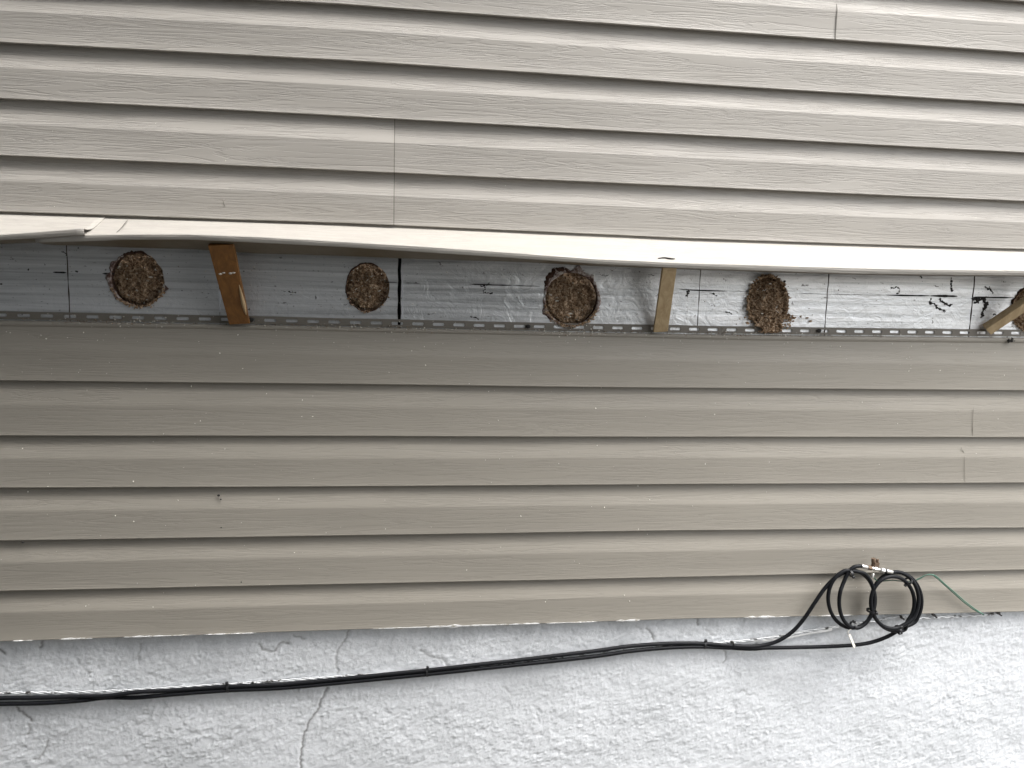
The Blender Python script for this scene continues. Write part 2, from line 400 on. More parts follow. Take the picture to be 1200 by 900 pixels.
def flap_pt(px, py, lift=.0015):
    """point on the lifted panel's top face under a pixel"""
    best = None
    for i in range(60):
        d = .01+.1*i/59; p = at(px, py, -d); zt = zup[0](p.x)-.004; f = line(lipR, 0)
        D = dR(p.x); s_ = (DIST-D)/DIST; zl = CZ+(f(p.x/s_)-CZ)*s_
        z = zt+(zl-zt)*(d-.01)/(D-.012)
        if best is None or abs(z-p.z) < best[0]: best = (abs(z-p.z), p)
    return best[1]+Vector((0, -.0004, lift))
bpy.data.objects.remove(s)
def flap_mark(name, pts, r, mt):
    bm = bmesh.new(); P = [flap_pt(a, b) for a, b in pts]; P = smoothpath(P, 5)
    tube(bm, P, [r*(.4+.6*math.sin(math.pi*(i+.5)/len(P))) for i in range(len(P))], 6); return frombm(name, bm, mt, flapR)
flap_mark('crack', [(150, 258), (147, 262), (143, 267), (137, 273)], .0009, m_seam)
flap_mark('scrape', [(771, 303.6), (778, 303.0), (785, 303.9), (791, 304.2)], .0016, m_dirt)

# ---------------------------------------------------------------- sheathing boards
HOLES = [(161.5, 327, 31, 31, 'ragged'), (431, 336.5, 25.5, 28, 'clean'), (669.5, 350, 31, 31, 'torn'), (899.5, 354, 22.5, 30, 'overfull'), (1212, 361, 26, 27, 'edge')]
hc = []
for i, (px, py, rx, ry, st) in enumerate(HOLES):
    c = at(px, py, 0); rx_ = abs(at(px+rx, py, 0).x-at(px-rx, py, 0).x)/2; rz_ = abs(at(px, py+ry, 0).z-at(px, py-ry, 0).z)/2
    L = []
    ragged = {'ragged': .05, 'clean': .012, 'torn': .045, 'overfull': .04, 'edge': .04}[st]
    for k in range(72):
        a = 2*math.pi*k/72; q = 1+ragged*noise.noise(Vector((math.cos(a)*3, math.sin(a)*3, i*5)))*1.3+ragged*.5*noise.noise(Vector((math.cos(a)*9, math.sin(a)*9, i*5)))
        L.append((c.x+rx_*math.cos(a)*q, c.z+rz_*math.sin(a)*q))
    hc.append((c, rx_, rz_, L, st))
wall = tag(empty('sheathing', (0, 0, .2)), 'silver painted board sheathing exposed in the open gap, drilled with round holes', 'wall sheathing')
seam_z = line([(0, 317), (300, 325), (468, 331), (640, 335), (819, 340), (1000, 346), (1200, 349)], 0)
# every hole crosses the horizontal joint: cut a full-height board per bay, joint as a shallow raised lap on top
vj = [x0, X(80, 330), X(257, 335), X(468, 340), X(819, 350), X(969, 352), X(1139, 356), x1]
gaps = [.0004, .0010, .0006, .0032, .0009, .0010, .0013, .0004]
ZT, ZB = .36, .05
for b in range(len(vj)-1):
    a_, c_ = vj[b]+gaps[b], vj[b+1]-gaps[b+1]
    hs_ = [h[3] for h in hc if a_ < h[0].x < c_]
    n = 10
    outer = [(a_+(c_-a_)*i/n, ZT) for i in range(n)]+[(c_+.0006*math.sin(i*3.1+b), ZT+(ZB-ZT)*i/16) for i in range(16)]
    outer += [(c_+(a_-c_)*i/n, ZB) for i in range(n)]+[(a_+.0006*math.sin(i*2.3+b), ZB+(ZT-ZB)*i/16) for i in range(16)]
    slab_cdt(outer, hs_, random.uniform(-.0006, .0006), .016, 'board', [m_silver, m_core], wall)
mesh('cavity_backing', [(x0, .10, ZB-.1), (x1, .10, ZB-.1), (x1, .10, ZT+.1), (x0, .10, ZT+.1)], [(0, 1, 2, 3)], m_dark, wall)
mesh('house_wrap', [(x0, .017, -.6), (x1, .017, -.6), (x1, .017, ZB-.002), (x0, .017, ZB-.002)], [(0, 1, 2, 3)], m_dark, wall)
mesh('house_wrap', [(x0, .017, ZT+.002), (x1, .017, ZT+.002), (x1, .017, 1.6), (x0, .017, 1.6)], [(0, 1, 2, 3)], m_dark, wall)
def trail(pts, w_):
    P = smoothpath([at(a, b, -.0006) for a, b in pts], 14) if len(pts) > 2 else [at(*pts[0], -.0006).lerp(at(*pts[1], -.0006), t/10) for t in range(11)]
    q = random.random()*50
    P = [p+Vector((noise.noise(p*260+Vector((q, 0, 0))), 0, noise.noise(p*260+Vector((0, 0, q)))))*.0036 for p in P]
    rr = [w_/2*max(.15, .7+1.5*noise.noise(p*420+Vector((q, 3, 0)))) for p in P]
    bm = bmesh.new(); tube(bm, P, rr, 6)
    for v_ in bm.verts: v_.co.y = -.0006+(v_.co.y+.0006)*.3
    return frombm('dirt_trail', bm, m_dirt, wall)
def bstrip(name, pts, w_, y=-.0008, mt=m_dirt, rag=.6, th=.0005, parent=wall):
    return strip(name, pts, w_, y, mt, parent, th, random.random()*50, rag)
# horizontal joint, seen in pieces
for pts, w_ in (([(62, 319), (78, 319.5)], .003), ([(450, 330.5), (466, 331)], .0015), ([(475, 331.5), (492, 332)], .0014), ([(550, 333), (575, 333.8), (600, 334.5)], .0026),
             ([(600, 334.5), (633, 335.5)], .0015), ([(796, 339), (819, 340.3), (852, 341.2)], .0028), ([(852, 341), (876, 341.6)], .0010), ([(935, 343.5), (969, 344.8)], .0012),
             ([(970, 344.8), (1038, 346)], .0009), ([(1038, 345.8), (1075, 346.5), (1090, 346.5)], .003), ([(1090, 346.6), (1122, 347.2)], .0044), ([(1140, 348.2), (1165, 348.6), (1188, 349)], .0036), ([(120, 320.5), (134, 321)], .003)):
    bstrip('board_joint', pts, w_)
for pts, w_ in (([(563, 335), (568, 337), (566, 341), (570, 344), (577, 344.5)], .0036), ([(552, 371), (560, 374)], .0025), ([(804, 348), (806, 343), (808, 341)], .005),
             ([(834, 343), (840, 346)], .005), ([(851, 365), (858, 368)], .003), ([(1044, 338), (1052, 337), (1054, 342), (1050, 345)], .003),
             ([(1092, 349), (1090, 354), (1096, 357), (1099, 361), (1107, 364)], .005), ([(1101, 350), (1106, 355), (1113, 359), (1116, 356)], .0045), ([(1115, 326), (1114.5, 334), (1115.5, 342)], .0045),
             ([(1153, 336), (1160, 339), (1164, 343)], .004), ([(1159, 336), (1162, 340)], .003), ([(1140, 351), (1150, 350), (1154, 352)], .009), ([(1152, 350), (1155, 358), (1152, 365), (1151, 371)], .009),
             ([(1152, 352), (1158, 356)], .006), ([(1141, 355), (1148, 353)], .005), ([(1163, 368), (1170, 371)], .0035), ([(79, 300), (77, 297), (72, 295)], .002), ([(88, 318), (91, 317)], .004), ([(32, 316), (34, 318)], .004),
             ([(0, 333), (3, 334)], .005), ([(338, 342), (347, 343)], .0028), ([(330, 340), (336, 341)], .0018), ([(698, 322), (712, 323)], .0018), ([(1078, 324), (1080, 326)], .004), ([(918, 329), (919, 331)], .004), ([(760, 322), (768, 322.5)], .001)):
    trail(pts, w_)
m_glint = mat('painted edge glint', (.7, .72, .75), .5)[0]  # pale strips that paint a highlight beside the board joints
strip('edge_glint', [(471.5, 310), (471.8, 345), (471.8, 374)], .0022, -.0008, m_glint, wall, .0006, 3, .5)
strip('edge_glint', [(257.5, 338), (257.5, 352), (257.5, 366)], .004, -.0008, m_glint, wall, .0006, 9, .9)

# torn facing around the holes
def torn(h, a0, a1, w0, w1, mt, out=.004, seed=0):
    c, rx_, rz_, L, st = h; V = []; Fc = []; n = 40
    for i in range(n+1):
        t = i/n; a = rad(a0+(a1-a0)*t); e = math.sin(math.pi*t)**.5
        wd = (w0+(w1-w0)*(.5+.9*noise.noise(Vector((a*4, seed, 1)))+.5*noise.noise(Vector((a*14, seed, 4)))))*e+.0004
        for k in range(4):
            s_ = k/3; rr = -.0008+wd*s_; lift = out*math.sin(math.pi*min(1, s_*1.15))*(.5+.5*noise.noise(Vector((a*6, s_*2, seed))))
            V.append((c.x+(rx_+rr)*math.cos(a), -.0010-abs(lift), c.z+(rz_+rr)*math.sin(a)))
    for i in range(n):
        for k in range(3):
            q = i*4+k; Fc.append((q, q+1, q+5, q+4))
    o = mesh('torn_edge', V, Fc, mt, wall); md = o.modifiers.new('thick', 'SOLIDIFY'); md.thickness = .0008; md.offset = 0; return o
torn(hc[0], 120, 262, .002, .012, m_torn, .003, 1); torn(hc[0], 262, 330, .001, .006, m_core, .002, 2); torn(hc[0], 60, 130, .001, .006, m_core, .002, 3)
V = [hc[0][0]+Vector((hc[0][1]*math.cos(rad(a)), -.001, hc[0][2]*math.sin(rad(a)))) for a in (-8, -38)]+[at(198, 338.5, -.006)]
mesh('torn_edge', V, [(0, 1, 2)], m_torn, wall, False)
torn(hc[1], 175, 300, .0005, .004, m_core, .002, 5); torn(hc[1], 60, 170, .0005, .003, m_core, .001, 6)
torn(hc[2], 20, 175, .004, .016, m_torn, .004, 7); torn(hc[2], 95, 160, .012, .020, m_core, .003, 8); torn(hc[2], 175, 290, .003, .014, m_torn, .004, 9); torn(hc[2], -50, 30, .003, .010, m_torn, .003, 10)
torn(hc[4], 90, 250, .001, .007, m_core, .003, 11)

# ---------------------------------------------------------------- insulation plugs
def plug(i, label, yc, bulge, spill):
    c, rx_, rz_, L, st = hc[i]; rnd = random.Random(100+i); root = empty('insulation_plug', (c.x, .02, c.z))
    tag(root, label, 'insulation', 'cellulose plugs in the drilled holes')
    V = []; Fc = []; nr, na = 26, 84; V.append((c.x, 0, c.z)); 
    for r in range(1, nr+1):
        for a in range(na):
            t = 2*math.pi*a/na; q = r/nr*1.06; V.append((c.x+rx_*q*math.cos(t), 0, c.z+rz_*q*math.sin(t)))
    def hgt(x, z):
        q = math.hypot((x-c.x)/rx_, (z-c.z)/rz_)
        n1 = noise.noise(Vector((x*70, z*70, i*9))); n2 = noise.noise(Vector((x*210, z*210, i*9+4)))
        return yc+(0 if st == 'overfull' else .013*((z-c.z)/rz_*.8+.6*(x-c.x)/rx_))-bulge*max(0, 1-q*q)+.014*max(0, q-.86)/.14*(0 if st == 'overfull' or z > c.z else min(1, (c.z-z)/rz_*2))-.007*n1-.0045*n2+(spill*.004*(z-c.z)/rz_)
    V = [(x, hgt(x, z), z) for x, _, z in V]
    for a in range(na): Fc.append((0, 1+a, 1+(a+1) % na))
    for r in range(nr-1):
        for a in range(na):
            p, q = 1+r*na+a, 1+r*na+(a+1) % na; Fc.append((p, p+na, q+na, q))
    mesh('fill', V, Fc, m_cell, root)
    bm = bmesh.new()
    for k in range(900 if st != 'overfull' else 1500):
        t = rnd.uniform(0, 6.28); q = math.sqrt(rnd.random())*(.95 if st != 'overfull' else 1.06)
        x, z = c.x+rx_*q*math.cos(t), c.z+rz_*q*math.sin(t); s_ = rnd.choice((rnd.uniform(.0008, .0022), rnd.uniform(.0018, .0036)))
        M = Matrix.Translation((x, hgt(x, z)-rnd.uniform(0, .003), z)) @ Matrix.Rotation(rnd.uniform(0, 6), 4, Vector((rnd.random(), rnd.random(), rnd.random())).normalized()) @ Matrix.Diagonal((s_*rnd.uniform(.8, 2.8), s_*.35, s_*.7, 1))
        pale = rnd.random() < .035; vs_ = bmesh.ops.create_icosphere(bm, subdivisions=1, radius=.8, matrix=M)['verts']
        if pale:
            for f in {f for v_ in vs_ for f in v_.link_faces}: f.material_index = 1
    if st in ('overfull', 'torn', 'ragged', 'edge', 'clean'):
        nsp = {'overfull': 700, 'torn': 200, 'ragged': 150, 'edge': 260, 'clean': 30}[st]
        for k in range(nsp):
            if st == 'overfull':   # tuft slumping onto the hem
                if rnd.random() < .6: u = rnd.random(); px = 903+rnd.gauss(0, 1)*(11*(1-u)+5); py = 370+u*19
                else: a = rnd.uniform(0, 6.28); q = 1+abs(rnd.gauss(0, .035)); px, py = 899.5+22.5*q*math.cos(a), 354+30*q*math.sin(a)
                if k < 60: px, py = 912+rnd.random()*15, 371+rnd.gauss(0, 1.6)+rnd.random()*2
                yy = -.003-rnd.random()*.012; 
            else:
                a = rnd.uniform(3.4, 6.0); q = 1.0+abs(rnd.gauss(0, .05)); p_ = Vector((c.x+rx_*q*math.cos(a), 0, c.z+rz_*q*math.sin(a))); px = None; yy = -.002-rnd.random()*.003
            p_ = at(px, py, yy) if px else Vector((p_.x, yy, p_.z)); s_ = rnd.uniform(.0008, .0024)*(1.5 if st == 'overfull' else 1)
            M = Matrix.Translation(p_) @ Matrix.Rotation(rnd.uniform(0, 6), 4, Vector((rnd.random(), rnd.random(), rnd.random())).normalized()) @ Matrix.Diagonal((s_*1.7, s_*.5, s_, 1))
            bmesh.ops.create_icosphere(bm, subdivisions=1, radius=.9, matrix=M)
    frombm('fibre_clump', bm, [m_cell, m_fleckl], root, False)
plug(0, 'brown cellulose plug in the ragged round hole left of the brown shim', .020, .006, 0)
plug(1, 'brown cellulose plug in the clean edged hole right of the brown shim', .018, .006, 0)
plug(2, 'brown cellulose plug in the hole with widely torn grey paper rim', .015, .006, .5)
plug(3, 'shaggy cellulose plug bulging out of its hole and slumping onto the nail strip', -.002, .010, 1)
plug(4, 'dark cellulose plug cut off by the right picture edge behind the slanted shim', .002, .006, 0)

# ---------------------------------------------------------------- shims
def shim(label, A, B, wA, wB, th, mt, edge=None, side=(1, 0, 0)):
    """A lower end, B upper end (points), width along 'side', thickness tapers"""
    root = empty('wood_shim', A); tag(root, label, 'wood shim', 'wooden shims propping the siding')
    d = (B-A).normalized(); s_ = Vector(side); s_ = (s_-d*s_.dot(d)).normalized(); n_ = d.cross(s_).normalized()
    V = []; K = 14
    for i in range(K+1):
        t = i/K; p = A.lerp(B, t); w_ = (wA+(wB-wA)*t)/2; h = (th[0]+(th[1]-th[0])*t)/2
        j = .0006*noise.noise(Vector((t*6, A.x, 1))); j2 = .0006*noise.noise(Vector((t*6, A.x, 7)))
        for a, b in ((-1, -1), (1, -1), (1, 1), (-1, 1)): V.append(p+s_*(w_*a+(j if a < 0 else j2))+n_*h*b)
    Fc = [(0, 3, 2, 1), (K*4, K*4+1, K*4+2, K*4+3)]
    for i in range(K):
        for k in range(4): q = i*4; Fc.append((q+k, q+(k+1) % 4, q+4+(k+1) % 4, q+4+k))
    me = bpy.data.meshes.new('wedge'); me.from_pydata([tuple(v-A) for v in V], [], Fc); me.update()
    bm = bmesh.new(); bm.from_mesh(me); bmesh.ops.recalc_face_normals(bm, faces=bm.faces)
    bmesh.ops.bevel(bm, geom=[e for e in bm.edges if e.calc_face_angle(0) > .8], offset=.0005, segments=1, affect='EDGES'); bm.to_mesh(me); bm.free()
    o = bpy.data.objects.new('wedge', me); C.objects.link(o); me.materials.append(mt); o.parent = root
    return root, A, B, d, s_, n_
r1 = shim('dark brown stained shim leaning left under the lifted panel', at(281, 379, -.016), at(259, 286, -.092), .038, .044, (.006, .010), m_shim_d)
root, A, B, d, s_, n_ = r1
front = n_ if n_.y < 0 else -n_
def local(name, P, mt, root, r):
    bm = bmesh.new(); tube(bm, P, r, 6); o = frombm(name, bm, mt); o.parent = root; o.matrix_parent_inverse = Matrix.Translation(-Vector(root.location)); return o
P = [A.lerp(B, .40+.05*math.sin(k)*0)+s_*(.0165-.0*k)+d*(-.045+.009*k) +front*.004 for k in range(8)]
local('split_edge', P, m_shim_e, root, [.0010, .0028, .0038, .0040, .0036, .0030, .0020, .0008])
for k, (u, v, rr) in enumerate(((-.012, .0, .0022), (-.006, .002, .0016), (.006, .0005, .0022), (.012, .0015, .0018))):
    c = A.lerp(B, .655)+s_*u+d*v+front*.0042; P = [c-s_*.003, c-s_*.001, c+s_*.001, c+s_*.003]; local('putty_patch', P, m_putty, root, [rr*.5, rr, rr*.9, rr*.4])
shim('pale wooden shim standing almost upright under the middle of the lifted panel', at(774, 388, -.014), at(784.5, 312, -.094), .0295, .0275, (.006, .009), m_shim_p)
shim('pale narrow shim slanting up to the right beside the picture edge', at(1156, 386.5, -.012), at(1238, 331, -.080), .020, .020, (.020, .020), m_shim_p, side=(0.6, -1, 0.5))

# ---------------------------------------------------------------- foundation stucco
SY = .0
def axis(lo, hi, a, b, f, c):
    out = []; x = lo
    while x < a: out.append(x); x += c
    x = a
    while x < b: out.append(x); x += f
    x = b
    while x < hi: out.append(x); x += c
    out.append(hi); return np.array(out)
ax = axis(x0, x1, -.90, 1.50, .0021, .03); az = axis(GZ-.02, -.498, -.95, -.499, .0021, .03)
GX, GZZ = np.meshgrid(ax, az, indexing='ij')
def seg_dist(P, Q, X_, Z_):
    dx, dz = Q[0]-P[0], Q[1]-P[1]; L2 = dx*dx+dz*dz+1e-12; t = np.clip(((X_-P[0])*dx+(Z_-P[1])*dz)/L2, 0, 1)
    return np.hypot(X_-P[0]-t*dx, Z_-P[1]-t*dz)
cracks = [([(20, 829), (24, 835), (31, 839), (37, 845)], 1.0), ([(33, 850), (35, 854), (31, 861)], .7), ([(0, 762), (4, 766)], 1.1), ([(56, 867), (54, 875), (46, 889), (40, 890)], .7), ([(50, 752), (47, 760)], .9), ([(89, 773), (95, 780), (104, 790)], .4),
          ([(166, 755), (162, 770), (164, 778)], .5), ([(170, 788), (190, 795), (205, 800)], .35), ([(409, 738), (403, 752), (397, 760), (394, 775), (396, 790)], .6),
          ([(384, 806), (376, 822), (371, 834), (363, 845), (357, 862), (353, 880), (352, 902)], .95), ([(376, 840), (377, 852), (373, 862)], .35), ([(343, 745), (357, 749)], .7),
          ([(303, 755), (310, 762), (320, 765)], .7), ([(322, 762), (330, 753), (337, 755)], .8), ([(493, 763), (505, 770), (518, 772), (525, 781)], .6), ([(745, 734), (752, 738)], .5),
          ([(758, 736), (764, 744), (766, 749)], .8), ([(817, 726), (817, 733)], .9), ([(827, 738), (835, 745)], .6), ([(849, 763), (851, 772), (848, 777)], .7), ([(865, 812), (872, 809), (877, 815)], .35), ([(590, 805), (600, 815)], .4),
          ([(450, 833), (462, 838), (470, 834)], .35), ([(1100, 760), (1110, 772)], .25), ([(930, 822), (940, 832)], .2), ([(420, 815), (418, 823), (410, 822)], .3), ([(118, 706), (119, 707)], .1), ([(720, 862), (728, 855)], .3), ([(212, 840), (216, 849)], .35), ([(147, 888), (149, 890)], .6), ([(1152, 774), (1170, 780)], .25)]
disp = np.zeros(GX.shape); crk = np.zeros(GX.shape)
for pts, s0 in cracks:
    P = [at(a, b, SY) for a, b in pts]; P = [(p.x, p.z) for p in smoothpath(P, 14)]
    P = [(a+.0036*noise.noise(Vector((a*130, b*130, 1)))+.002*noise.noise(Vector((a*400, b*400, 1))), b+.003*noise.noise(Vector((a*130, b*130, 9)))) for a, b in P]
    xsP = [p[0] for p in P]; zsP = [p[1] for p in P]
    i0, i1 = np.searchsorted(ax, min(xsP)-.02), np.searchsorted(ax, max(xsP)+.02); j0, j1 = np.searchsorted(az, min(zsP)-.02), np.searchsorted(az, max(zsP)+.02)
    sx, sz = GX[i0:i1, j0:j1], GZZ[i0:i1, j0:j1]
    if sx.size == 0: continue
    dd = np.full(sx.shape, 1.0)
    for i in range(len(P)-1): dd = np.minimum(dd, seg_dist(P[i], P[i+1], sx, sz))
    crk[i0:i1, j0:j1] = np.maximum(crk[i0:i1, j0:j1], s0*.78*np.clip(1-dd/(.0018+.0016*s0), 0, 1)); disp[i0:i1, j0:j1] += .0016*s0*np.clip(1-dd/.005, 0, 1)
H = np.zeros(GX.shape)
for i in range(GX.shape[0]):
    for j in range(GX.shape[1]):
        x, z = GX[i, j], GZZ[i, j]
        if x < -.92 or x > 1.52 or z < -.98: continue
        u, v = x*.8+z*.6, -x*.6+z*.8
        a = noise.fractal(Vector((u*48, v*75, 0)), .55, 2.1, 4); b = noise.noise(Vector((u*170, v*210, 3))); c = noise.noise(Vector((x*7, z*9, 8))); e = noise.noise(Vector((u*22+a, v*34+b*.5, 5)))
        w_ = .55+.9*noise.noise(Vector((x*5+9, z*7, 2))); H[i, j] = (.0007+.0005*w_)*a+.0004*b+.0022*c+.0008*(1-2*abs(e))*w_+.0012*noise.noise(Vector((u*13, v*20, 11)))
Y = SY-H+disp
V = np.stack([GX, Y, GZZ], -1).reshape(-1, 3); nx_, nz_ = GX.shape
idx = np.arange(nx_*nz_).reshape(nx_, nz_); Q = np.stack([idx[:-1, :-1], idx[1:, :-1], idx[1:, 1:], idx[:-1, 1:]], -1).reshape(-1, 4)
me = bpy.data.meshes.new('foundation_wall'); me.from_pydata(V.tolist(), [], Q.tolist()); me.update()
at_ = me.attributes.new('crack', 'FLOAT', 'POINT'); at_.data.foreach_set('value', crk.reshape(-1).astype(np.float32))
tag(link('foundation_wall', me, m_stucco), 'rough white painted stucco foundation wall with fine cracks under the siding', 'foundation wall')

# white paint smears along the siding's bottom edge
def smear(pts, w_):
    o = strip('paint_smear', pts, w_*.75, -.0165, m_smear, lower, .0012, random.random()*30, 1.5); return o
for a, b, w_ in ((15, 38, .003), (70, 108, .0035), (145, 245, .0035), (437, 600, .0055), (598, 632, .0035), (722, 750, .0045), (872, 926, .0045), (950, 1000, .003), (240, 300, .0015), (640, 700, .0015)):
    f = lambda q: float(np.interp(q, PX4, rows_lo[5]))-.3
    smear([(a, f(a)), (a+(b-a)*.3, f(a+(b-a)*.3)), (a+(b-a)*.65, f(a+(b-a)*.65)), (b, f(b))], w_)
# faint lap seams and specks of dirt on the siding
for pts, y, w_, par, mt in (([(1140.8, 477), (1140.3, 495), (1140, 511)], -.0150, .0011, lower, m_seam), ([(1130.5, 535), (1130.5, 550), (1131, 565)], -.0150, .0006, lower, m_seam),
                     ([(1126, 524), (1130, 531)], -.0115, .0008, lower, m_seam),
                    ([(261, 234), (264, 243)], -.0172, .0012, upper, m_seam)):
    strip('seam_line', pts, w_, y, m_faint if par is lower else mt, par, .0004, 1, .3)
for px, py, r in ((256.3, 580.5, .0028), (258.8, 585, .0018), (259.5, 618, .0016), (27, 635.5, .0022), (283, 682, .0016)):
    bm = bmesh.new(); bmesh.ops.create_icosphere(bm, subdivisions=2, radius=r, matrix=Matrix.Translation(at(px, py, -.0135)) @ Matrix.Diagonal((1, .9, .8, 1))); frombm('dirt_spot', bm, m_dirt, lower)

# ---------------------------------------------------------------- cables
def path(pts, n=6): return smoothpath([at(a, b, y) for a, b, y in pts], n)
def ell(cx, cy, rx, ry, a0, a1, y0, y1, n=14, tilt=0):
    out = []
    for i in range(n+1):
        t = i/n; a = rad(a0+(a1-a0)*t); ex, ey = rx*math.cos(a), -ry*math.sin(a); tt = rad(tilt)
        out.append((cx+ex*math.cos(tt)-ey*math.sin(tt), cy+ex*math.sin(tt)+ey*math.cos(tt), y0+(y1-y0)*t))
    return out
YC = -.0085
runA = [(-700, 842, YC), (-350, 830, YC), (-60, 820, YC), (0, 818, YC), (50, 817.5, YC), (95, 816, YC), (125, 815.5, YC-.004), (160, 811, YC-.004), (200, 809, YC), (267, 804.5, YC), (330, 802, YC), (400, 795.5, YC), (500, 785.5, YC), (560, 778.8, YC), (600, 774.5, YC),
        (650, 768.5, YC), (700, 762.5, YC), (735, 757.5, YC), (770, 754.8, YC), (800, 753.8, YC), (826, 754.3, YC), (850, 756, YC-.003), (880, 757.5, YC-.008), (900, 755, -.020), (915, 749.5, -.026), (930, 739, -.030), (943, 724, -.033), (955, 706, -.036), (967, 689, -.037), (980, 676, -.037), (993, 669.5, -.037)]
coilA = ell(998, 702, 27.5, 34, 95, -265, -.037, -.043, 22, -4)[1:] + ell(1004, 703, 20.5, 33, 95, -195, -.046, -.050, 18, 4)[1:]
endA = [(988, 684, -.046), (994, 671, -.044), (1001, 664.5, -.044), (1009, 663.2, -.044)]
bm = bmesh.new(); tube(bm, path(runA+coilA+endA, 5), .0041, 12)
cabA = tag(frombm('coaxial_cable', bm, m_cable), 'upper black coaxial cable of the run, ending in the left coil', 'cable', 'black coaxial cables')
runB = [(-700, 850, YC), (-350, 838, YC), (-60, 827.5, YC), (0, 825, YC), (50, 824, YC), (95, 821, YC), (125, 817.5, YC+.001), (160, 817.5, YC), (200, 814, YC), (267, 809, YC), (330, 806.3, YC), (400, 800, YC), (500, 790.3, YC), (560, 784, YC), (600, 779.8, YC),
        (650, 774.5, YC), (700, 768.8, YC), (735, 763.6, YC), (770, 760, YC), (800, 758.2, YC), (826, 758, YC), (850, 759, YC), (880, 760.5, YC), (900, 759.3, YC), (950, 758.3, YC-.004), (985, 757, -.018), (1005, 755.5, -.024), (1022, 752.5, -.028), (1040, 746, -.032), (1056, 737, -.035)]
coilB = ell(1050.5, 705, 29.5, 34.5, -62, 290, -.035, -.041, 22, 0)[1:] + ell(1046, 706, 25.5, 30.5, -65, 290, -.045, -.049, 20, 0)[1:] + ell(1049, 703, 27.5, 33, -62, 85, -.052, -.044, 9)[1:]
bm = bmesh.new(); tube(bm, path(runB+coilB+[(1047, 670.5, -.044), (1044, 670.3, -.044)], 5), .0041, 12)
cabB = tag(frombm('coaxial_cable', bm, m_cable), 'lower black coaxial cable of the run, ending in the right coil', 'cable', 'black coaxial cables')

# ground block with plated connectors
gbk = empty('ground_block', at(1026, 665, -.044)); tag(gbk, 'nickel cable coupler with tarnished clamp joining the tops of both coils', 'cable coupler')
def cyl(bm, A, B, r, seg=16, taper=None): tube(bm, [A, A.lerp(B, .08), A.lerp(B, .92), B], [r*.9, r, taper or r, (taper or r)*.9], seg)
ax_a, ax_b = at(1008.5, 663.2, -.044), at(1046, 670.6, -.044)
def con(name, t0, t1, r, mt, seg=16):
    bm = bmesh.new(); cyl(bm, ax_a.lerp(ax_b, t0), ax_a.lerp(ax_b, t1), r, seg); o = frombm(name, bm, mt, gbk, seg != 6); return o
con('crimp_sleeve', .03, .21, .0047, m_metal); con('hex_nut', .22, .34, .0052, m_brass, 6); con('threaded_barrel', .34, .60, .0040, m_metal)
con('collar', .40, .50, .0054, m_metal, 6); con('hex_nut', .61, .74, .0060, m_metal, 6); con('rubber_seal', .745, .80, .0046, m_tie); con('crimp_sleeve', .80, .99, .0047, m_metal)
bm = bmesh.new(); box(bm, at(1025.5, 662.5, -.041), (.014, .011, .018), Matrix.Rotation(.2, 3, 'Y')); bmesh.ops.bevel(bm, geom=bm.edges[:], offset=.0018, segments=2, affect='EDGES'); frombm('clamp_body', bm, m_brass, gbk)
bm = bmesh.new(); cyl(bm, at(1024, 660.5, -.041), at(1023.6, 654.2, -.041), .0048, 8); frombm('clamp_screw', bm, m_brass, gbk)
bm = bmesh.new(); cyl(bm, at(1028, 659, -.043), at(1028.5, 655.2, -.043), .0028, 8); frombm('clamp_screw', bm, m_brass, gbk)
bm = bmesh.new(); cyl(bm, at(1022, 677, -.048), at(1023.5, 672, -.046), .0030, 8); frombm('ground_lug', bm, m_metal, gbk)
# cable ties
def tie(label, px, py, y, d, r, hd, grp='black cable ties'):
    c = at(px, py, y); d = Vector(d).normalized(); root = tag(empty('cable_tie', c), label, 'cable tie', grp)
    a = Vector((0, 1, 0)); b = d.cross(a).normalized(); bm = bmesh.new(); S = 24; rings = []
    for k in range(S):
        t = 2*math.pi*k/S; rd = a*math.cos(t)*r[0]+b*math.sin(t)*r[1]
        rings.append([bm.verts.new(c+rd*q+d*w_) for q, w_ in ((.86, -.0022), (.98, -.0022), (.98, .0022), (.86, .0022))])
    for k in range(S):
        for j in range(4): bm.faces.new((rings[k][j], rings[k][(j+1) % 4], rings[(k+1) % S][(j+1) % 4], rings[(k+1) % S][j]))
    frombm('strap', bm, m_tie, root)
    h = c+Vector(hd); q = (h-c).normalized(); bm = bmesh.new(); box(bm, h, (.0056, .005, .0056), d.to_track_quat('X', 'Z').to_matrix()); bmesh.ops.bevel(bm, geom=bm.edges[:], offset=.0008, segments=1, affect='EDGES')
    frombm('lock_head', bm, m_tie, root, False)
tie('cable tie on the straight run nearest the left edge', 267, 806.5, YC, (1, 0, .05), (.0055, .0095), (-.001, -.003, .0125))
tie('cable tie in the middle of the straight cable run', 500.5, 788, YC, (1, 0, .1), (.0055, .0095), (.001, -.003, .0125))
tie('cable tie on the straight run just before the cables part', 826, 756, YC, (1, 0, 0), (.0055, .0090), (.001, -.002, .0115))
tie('cable tie at the top of the left coil', 996, 671, -.042, (1, 0, .3), (.013, .0085), (.003, -.010, -.006))
tie('cable tie at the bottom of the left coil', 1000, 733, -.044, (1, 0, -.1), (.012, .0085), (-.002, -.004, .0115))
tie('long cable tie where the two coils touch', 1021.5, 716, -.044, (.1, 0, 1), (.013, .0105), (.004, -.012, 0))
tie('cable tie at the upper right of the right coil', 1064, 681, -.044, (1, 0, -1), (.011, .0095), (-.007, -.003, -.008))
tie('cable tie at the bottom of the right coil', 1053, 738, -.043, (1, 0, .25), (.012, .0105), (.001, -.008, .010))
